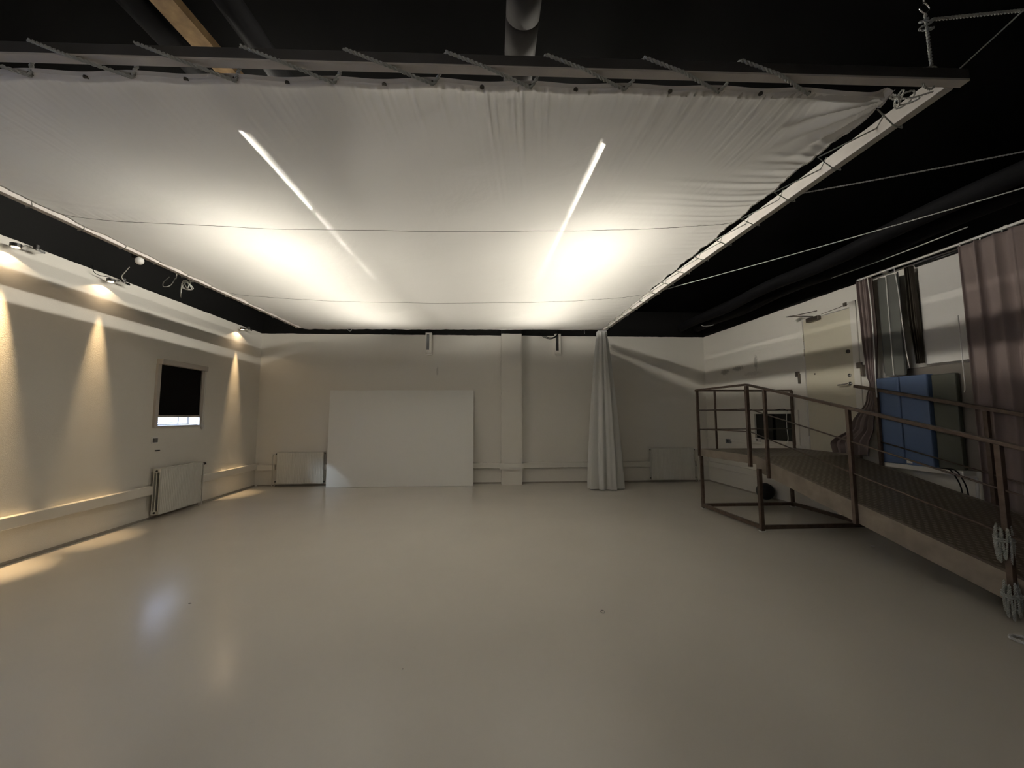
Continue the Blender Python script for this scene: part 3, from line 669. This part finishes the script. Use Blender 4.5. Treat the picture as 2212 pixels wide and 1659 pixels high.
# ------------------------------------------------------------ dark glazed hatch
st = struct('window_3', 'low dark two-pane window with white frame on the right wall behind the landing', R(6.7, 1.04, 0))
y0, y1, z0, z1 = HATCH
fr = MB(); fr.box(R, y0 - .07, y0 + .03, z0 - .05, z1 + .05, -.03, .02).box(R, y1 - .02, y1 + .02, z0 - .02, z1 + .03, -.03, .015)
fr.box(R, y0, y1, z1 - .01, z1 + .05, -.03, .02).box(R, y0, y1, z0 - .04, z0 + .012, -.03, .02); fr.build('window_frame', 'trim', st)
MB().box(R, y0 + .02, 6.72, z0, z1, -.07, -.03).build('pane', 'glass_dark', st)
MB().box(R, 6.78, y1 - .01, z0, z1, -.06, -.02).build('pane', 'glass_dark', st)
MB().box(R, y0 - .02, y1 + .02, z0 - .02, z1 + .02, -.2, -.08).build('backing', 'plastic_black', st)
b = MB(); b.tube(smoothpts([R(6.36, 1.56, .03), R(6.38, 1.5, .035), R(6.39, 1.3, .035), R(6.37, 1.1, .04), R(6.40, 1.02, .05)], 6), .006, 6)
tag(b.build('blind_cord', 'white_pl', None, True), 'white cord hanging over the low dark window on the right wall', 'cord')
b = MB(); b.tube(smoothpts([R(7.05, 1.59, .03), R(6.9, 1.60, .05), R(6.7, 1.585, .05), R(6.45, 1.60, .04), R(6.36, 1.57, .03)], 6), .006, 6)
tag(b.build('loose_cable', 'pipeblack', None, True), 'dark loose cable along the top of the low dark window', 'cable')
t = thing('power_socket', 'grey socket box on the right wall behind the landing railing', 'socket', R(7.98, .93, 0))
MB().box(R, 7.93, 8.06, .91, 1.0, 0, .05).build('socket_box', 'socket', t, bevel=.006); MB().disc(R(7.99, .955, .052), (1, 0, 0), .025, .006).build('outlet', 'plastic_black', t)
t = thing('switch_box', 'small white switch box under the low dark window', 'switch', R(7.12, .99, 0))
MB().box(R, 7.05, 7.2, 1.0, 1.075, 0, .04).build('box', 'white_pl', t, bevel=.005); MB().box(R, 7.09, 7.15, 1.02, 1.055, .04, .044).build('rocker', 'socket', t)

# ------------------------------------------------------------ ramp and landing
DZ = .95; W1 = 1.52; W1b = 1.63; W0 = .2; YA, YBK = 5.10, 6.25
def dz(y): return DZ if y >= YA else DZ - .228 * (YA - y)
YE = 1.0
t = thing('access_ramp', 'brown steel access ramp with landing, rails and checker plate deck along the right wall', 'ramp', R(5.6, 0, .9))
b = MB(); b.quad(R(YA, DZ, W1), R(YA, DZ, W0), R(YBK, DZ, .03), R(YBK, DZ, W1b)); b.quad(R(YA, DZ - .012, W1), R(YA, DZ - .012, W0), R(YBK, DZ - .012, .03), R(YBK, DZ - .012, W1b))
b.build('landing_deck', 'deck', t)
b = MB(); b.quad(R(YE, dz(YE) + .001, W1), R(YE, dz(YE) + .001, W0), R(YA, DZ + .001, W0), R(YA, DZ + .001, W1)); b.quad(R(YE, dz(YE) - .011, W1), R(YE, dz(YE) - .011, W0), R(YA, DZ - .011, W0), R(YA, DZ - .011, W1))
b.build('ramp_deck', 'deck', t)
def skirt(pa, pb, name='side_beam', hgt=.165, th=.04):
    b = MB(); pa, pb = Vector(pa), Vector(pb); n = (pb - pa).cross(Vector((0, 0, 1))).normalized() * th / 2
    v = [b.bm.verts.new(p + s * n + Vector((0, 0, h))) for p in (pa, pb) for s in (-1, 1) for h in (.004, -hgt)]
    for q in ((0, 1, 3, 2), (4, 6, 7, 5), (0, 4, 5, 1), (2, 3, 7, 6), (0, 2, 6, 4), (1, 5, 7, 3)): b.bm.faces.new([v[i] for i in q])
    return b.build(name, 'rim', t)
skirt(R(YBK, DZ, W1b), R(YA - .02, DZ, W1), hgt=.11)
skirt(R(YA, DZ, W1), R(YE, dz(YE), W1), hgt=.19)
skirt(R(YA, DZ, W0), R(YE, dz(YE), W0), hgt=.19)
skirt(R(YBK, DZ, W1b), R(YBK, DZ, .05), hgt=.11)
skirt(R(YBK, DZ, .05), R(YA, DZ, .05), hgt=.08)
def post(p, z0, z1, s=.036, name='post'):
    b = MB(); b.box(Wd, p.x - s / 2, p.x + s / 2, p.y - s / 2, p.y + s / 2, z0, z1); return b.build(name, 'rust', t, bevel=.003)
RH = .955
Wp, Wpb = W1 + .035, W1b + .03
rz = lambda y: 1.91 if y >= YA + .08 else 1.91 - .236 * (YA + .08 - y)
post(R(YBK, 0, Wpb), .84, 1.90); post(R(YA + .08, 0, Wp + .01), .80, 1.90, .042)
post(R(YBK, 0, 1.36), .95, 1.895, .026); post(R(YBK, 0, .0 + .035), .88, 1.90)
for y in (4.86, 3.72, 2.60, 1.5): post(R(y, 0, Wp), dz(y) - .2, rz(y) - .01)
for y in (4.72, 3.65, 2.4, 1.2): post(R(y, 0, W0 - .03), dz(y) - .12, rz(y) - .01)
def rail(ps, wd, ht, name):
    for a, c in zip(ps, ps[1:]):
        b = MB(); b.beam(a, c, wd, ht); b.build(name, 'rust', t, bevel=.004)
def at_(y, w_, dzv=0): return R(y, rz(y) + dzv, w_)
rail([R(YBK, 1.91, Wpb + .01), R(YA + .08, 1.92, Wp + .01), at_(1.2, Wp + .01)], .045, .028, 'handrail')
rail([R(YBK, 1.905, Wpb + .03), R(YBK, 1.905, .03)], .045, .028, 'handrail')
rail([R(5.0, rz(5.0) + .02, W0 - .03), at_(1.2, W0 - .03, .0)], .05, .04, 'handrail')
for off in (.33, .64):
    for nm, ps in (('mid_rail', [R(YBK, 1.91 - off, Wpb), R(YA + .08, 1.915 - off, Wp), at_(2.0, Wp, -off)]), ('mid_rail', [R(YBK, 1.91 - off, Wpb), R(YBK, 1.91 - off, .035)]), ('mid_rail', [at_(4.74, W0 - .03, -off), at_(2.0, W0 - .03, -off)])):
        for a, c in zip(ps, ps[1:]): MB().tube([a, c], .008, 8).build(nm, 'rust', t, True)
LEG = [R(YBK + .0, 0, W1b - .0), Vector((3.51, 4.985, 0))]
post(LEG[0], .012, .86, .042, 'leg'); post(LEG[1], .012, .80, .046, 'leg')
post(R(YBK, 0, .12), .012, .86, .042, 'leg')
for p in LEG + [R(YBK, 0, .12)]: MB().box(Wd, p.x - .03, p.x + .03, p.y - .03, p.y + .03, 0, .012).build('foot_plate', 'paper', t)
def low(a, c):
    b = MB(); b.beam(a, c, .045, .05); b.build('base_rail', 'rust', t, bevel=.004)
zz = Vector((0, 0, .055))
low(LEG[0] + zz, LEG[1] + zz); low(LEG[1] + zz, R(5.0, .055, .12)); low(LEG[0] + zz, R(YBK, .055, .12)); low(R(YBK, .055, .12), R(4.99, .055, .12))
# rope bundle tied to the ramp post at the right edge
def hank(c, zt, zb, wdt, label, mname='rope', n=46, seed=1):
    r_ = random.Random(seed); pts = []; ht = zt - zb
    for i in range(9):      # long vertical loops
        a = i * .75; R0 = wdt * r_.uniform(.8, 1.1)
        pts += [Vector((c.x + math.cos(a) * R0, c.y + math.sin(a) * R0, zb + r_.uniform(0, .05))), Vector((c.x + math.cos(a + .25) * R0 * 1.15, c.y + math.sin(a + .25) * R0 * 1.15, zb + ht * .5)),
                Vector((c.x + math.cos(a + .5) * R0, c.y + math.sin(a + .5) * R0, zt - r_.uniform(0, .05))), Vector((c.x + math.cos(a + .62) * R0 * 1.25, c.y + math.sin(a + .62) * R0 * 1.25, zb + ht * .5))]
    for i in range(22):      # wraps round the waist
        a = i * .7; pts.append(Vector((c.x + math.cos(a) * wdt * 1.3, c.y + math.sin(a) * wdt * 1.3, zb + ht * (.55 + .006 * i))))
    b = MB(); b.rope(smoothpts(pts, 4), .0065, .03); return tag(b.build('rope_hank', mname), label, 'rope', 'rope hanks on the ramp post')
pc = R(2.62, 0, Wp)
hank(pc, .74, .45, .036, 'upper grey rope hank knotted round the ramp post at the right edge', seed=2)
hank(R(2.60, 0, Wp + .01), .36, .10, .036, 'lower grey rope hank hanging from the ramp post at the right edge', seed=5)
pts = [R(2.50, .55, Wp + .0), R(2.47, .3, Wp + .02), R(2.46, .12, Wp + .03), R(2.45, .02, Wp + .04)] + [Vector((3.52 + .06 * math.cos(i * 1.3), 2.52 + .05 * math.sin(i * 1.3), .012 + .003 * (i % 3))) for i in range(9)]
b = MB(); b.rope(smoothpts(pts, 5), .0085, .035)
tag(b.build('rope_tail', 'rope_white'), 'loose rope end coiled on the floor under the ramp at the right edge', 'rope')

# ------------------------------------------------------------ exercise ball
t = thing('exercise_ball', 'black ball on the floor under the ramp landing by the wall', 'ball', (4.895, 6.82, 0))
MB().ball((4.895, 6.82, .145), .145, 40).build('ball', 'ball', t, True)
b = MB()
for k in (-.5, 0, .5):
    rr_ = .1455 * math.cos(k); b.tube([(4.895 + rr_ * math.cos(a * .19635), 6.82 + rr_ * math.sin(a * .19635), .145 + .1455 * math.sin(k)) for a in range(33)], .0018, 5)
b.build('grip_rings', 'plastic_black', t, True)

# ------------------------------------------------------------ right wall textiles
def drape(name, f, prof, mname, label, cat, waves, amp, seed=0, group=None, th=.0):
    # prof rows: (z, u_start, u_end, w_offset, amp scale)
    b = MB(); n = max(60, waves * 14); r_ = random.Random(seed); ph = [r_.random() * 6.28 for _ in range(4)]; rows = []
    for k in range(len(prof) - 1):
        (za, a0, a1, wa, sa), (zb, b0, b1, wb, sb) = prof[k:k + 2]
        for j in range(14 if k < len(prof) - 2 else 15):
            q = j / 14; q2 = q * q * (3 - 2 * q); z = za + (zb - za) * q
            u0, u1, w_, s_2 = a0 + (b0 - a0) * q2, a1 + (b1 - a1) * q2, wa + (wb - wa) * q2, sa + (sb - sa) * q2
            row = []
            for i in range(n + 1):
                v_ = i / n
                wv = math.sin(6.283 * waves * v_ + ph[0] + .6 * math.sin(6.283 * 2 * v_ + ph[1]) + z * .15) + .45 * math.sin(6.283 * waves * 1.7 * v_ + ph[2] + z * .3)
                uu = u0 + (u1 - u0) * (v_ + .25 / waves * math.sin(6.283 * waves * v_ + ph[0] + 1.5) * .5)
                row.append(b.bm.verts.new(f(uu, z, max(.012, w_ + amp * s_2 * wv))))
            rows.append(row)
    for a_, c_ in zip(rows, rows[1:]):
        for i in range(n): b.bm.faces.new((a_[i], a_[i + 1], c_[i + 1], c_[i]))
    o = b.build(name, mname, None, True); sm = o.modifiers.new('thick', 'SOLIDIFY'); sm.thickness = .004
    return tag(o, label, cat, group)
t = thing('curtain_rail', 'long white curtain rail under the black strip on the right wall', 'rail', R(2.5, 3.33, .1))
MB().box(R, -1.5, 4.92, 3.315, 3.34, .085, .115).build('rail', 'white_pl', t, bevel=.003)
b = MB()
for y in (4.6, 3.4, 2.2, 1.0): b.box(R, y, y + .03, 3.32, 3.35, 0, .1)
b.build('rail_brackets', 'white_pl', t)
for k in range(22):
    y = 4.88 - k * .07 if k < 3 else 3.78 - (k - 3) * .17
    MB().tube([R(y, 3.30, .1), R(y, 3.318, .1)], .006, 6).build('glider', 'white_pl', t)
drape('long_curtain', R, [(3.30, 3.79, -.5, .10, .7), (2.4, 3.77, -.5, .11, 1), (1.2, 3.76, -.5, .11, 1.1), (.06, 3.74, -.5, .11, 1.1)], 'mauve',
      'wide mauve floor-length curtain hanging at the right edge behind the ramp', 'curtain', 30, .026, 3)
drape('narrow_curtain', R, [(3.30, 4.90, 4.70, .12, 1), (2.6, 4.88, 4.69, .12, 1), (2.02, 4.85, 4.74, .12, 1), (1.90, 4.85, 4.78, .10, .6), (1.72, 4.89, 4.78, .11, .8), (1.35, 5.06, 4.78, .17, 1.1), (1.10, 5.30, 4.78, .25, 1.5), (.975, 5.25, 4.78, .27, 1.6)], 'mauve',
      'narrow mauve curtain tied mid-height beside the cream door, foot flaring on the ramp', 'curtain', 5, .022, 8)
drape('dark_drape', R, [(3.22, 4.71, 4.60, .05, .8), (2.0, 4.69, 4.60, .05, 1)], 'darkdrape',
      'dark brown drape strip between the narrow mauve curtain and the grey panels', 'curtain', 3, .016, 5)
drape('gathered_drape', R, [(3.27, 4.33, 4.25, .10, .8), (2.7, 4.33, 4.23, .10, 1), (2.10, 4.29, 4.23, .09, 1)], 'darkdrape',
      'short dark drape bunched between grey panels and the white blind', 'curtain', 3, .018, 6)
b = MB(); b.tube(smoothpts([R(4.72, 3.30, .17), R(4.68, 2.9, .19), R(4.66, 2.4, .215), R(4.67, 1.9, .22), R(4.67, 1.72, .22)], 6), .007, 6)
tag(b.build('pull_cord', 'white_pl', None, True), 'long white pull cord beside the narrow mauve curtain', 'cord')
b = MB(); b.tube(smoothpts([R(4.37, 3.28, .19), R(4.345, 3.0, .19), R(4.33, 2.6, .19), R(4.32, 2.3, .185), R(4.30, 2.05, .18)], 6), .005, 6)
tag(b.build('pull_cord', 'white_pl', None, True), 'white pull cord beside the short dark drape', 'cord')
b = MB(); b.tube(smoothpts([R(3.80, 2.55, .17), R(3.80, 2.1, .17), R(3.80, 1.8, .17), R(3.81, 1.73, .17)], 6), .005, 6)
tag(b.build('pull_cord', 'white_pl', None, True), 'white pull cord hanging at the edge of the wide mauve curtain', 'cord')
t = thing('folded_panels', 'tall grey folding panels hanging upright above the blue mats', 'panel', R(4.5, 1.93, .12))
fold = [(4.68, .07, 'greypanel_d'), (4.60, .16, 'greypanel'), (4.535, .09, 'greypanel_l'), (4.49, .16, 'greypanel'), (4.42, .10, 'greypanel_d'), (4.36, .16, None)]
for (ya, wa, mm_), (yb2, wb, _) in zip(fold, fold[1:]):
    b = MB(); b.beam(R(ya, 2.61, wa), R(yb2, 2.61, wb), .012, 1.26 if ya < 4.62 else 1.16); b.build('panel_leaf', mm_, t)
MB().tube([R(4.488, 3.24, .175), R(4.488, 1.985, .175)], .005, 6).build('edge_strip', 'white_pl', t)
t = thing('white_blind', 'flat white roller blind on right wall between the dark drape and mauve curtain', 'blind', R(4.02, 2.09, .05))
MB().box(R, 3.80, 4.235, 2.09, 3.26, .045, .05).build('blind_fabric', 'blind', t)
MB().tube([R(3.79, 3.27, .05), R(4.25, 3.27, .05)], .02, 12).build('roller', 'plastic_black', t, True)
MB().box(R, 3.80, 4.235, 2.085, 2.105, .04, .056).build('bottom_bar', 'blind', t)

# mats and boards under the blind
def slab(nm, y0, y1, z0, z1, w0, w1, mname, label, cat='mat', parent=None):
    o = MB().box(R, y0, y1, z0, z1, w0, w1).build(nm, mname, parent, bevel=.012)
    if not parent: tag(o, label, cat)
    return o
slab('taupe_board', 3.76, 4.46, .905, 2.06, .01, .035, 'taupe', 'large grey-brown board standing against the right wall behind the mats', 'board')
slab('green_mat', 3.93, 4.16, .905, 1.955, .045, .10, 'green', 'dark green padded mat standing right of the blue mats')
t = thing('folding_mat', 'blue folding exercise mat standing upright against the right wall above the ramp', 'mat', R(4.4, .905, .1))
slab('mat_section', 4.475, 4.74, .905, 1.965, .04, .14, 'blue', None, None, t); ms = slab('mat_section', 4.17, 4.465, .905, 1.965, .04, .14, 'blue', None, None, t)
MB().box(R, 4.39, 4.45, .925, .965, .14, .142).build('care_label', 'paper', ms)
b = MB()
for k in range(2): b.tube(smoothpts([R(4.1 - k * .05, .912, .155), R(4.0 - k * .05, .90, .165), R(3.93 - k * .05, .76, .16), R(3.92 - k * .05, .60, .15)], 6), .006, 8)
tag(b.build('hanging_cables', 'pipeblack', None, True), 'two dark cables drooping below the mats to the ramp edge', 'cable')
for y, lab in ((3.86, 'left one of two white heating pipes beside the mauve curtain foot'), (3.78, 'right one of two white heating pipes beside the mauve curtain foot')):
    tag(MB().tube([R(y, 0, .06), R(y, .84, .06)], .014, 10).build('heating_pipe', 'white_pl', None, True), lab, 'pipe', 'white heating pipes')

# ------------------------------------------------------------ bits on the floor
def scrap(x, y, s, mname, label, seed):
    r_ = random.Random(seed); b = MB(); n = 7
    top_ = [b.bm.verts.new((x + math.cos(i * .9) * s * r_.uniform(.5, 1), y + math.sin(i * .9) * s * .6 * r_.uniform(.5, 1), .003 + s * .25 * r_.random())) for i in range(n)]
    bot = [b.bm.verts.new((v.co.x, v.co.y, 0.0005)) for v in top_]
    b.bm.faces.new(top_); b.bm.faces.new(bot[::-1])
    for i in range(n): b.bm.faces.new((top_[i], top_[(i + 1) % n], bot[(i + 1) % n], bot[i]))
    tag(b.build('floor_scrap', mname), label, 'scrap', 'tiny scraps on the floor')
scrap(-.517, 2.473, .007, 'seam', 'tiny dark crumb on the floor near the bottom centre', 1)
scrap(-2.409, 3.397, .014, 'seam', 'tiny dark scrap on the floor left, in the window reflection', 2)
scrap(4.37, 4.361, .03, 'paper', 'crumpled white scrap on the floor in front of the ramp side', 3)
b = MB(); b.tube([Vector((.86 + .016 * math.cos(a * .5), 3.07 + .02 * math.sin(a * .5), .003)) for a in range(12)], .0022, 5)
tag(b.build('floor_ring', 'seam'), 'tiny curled bit of wire on the open floor right of centre', 'scrap')
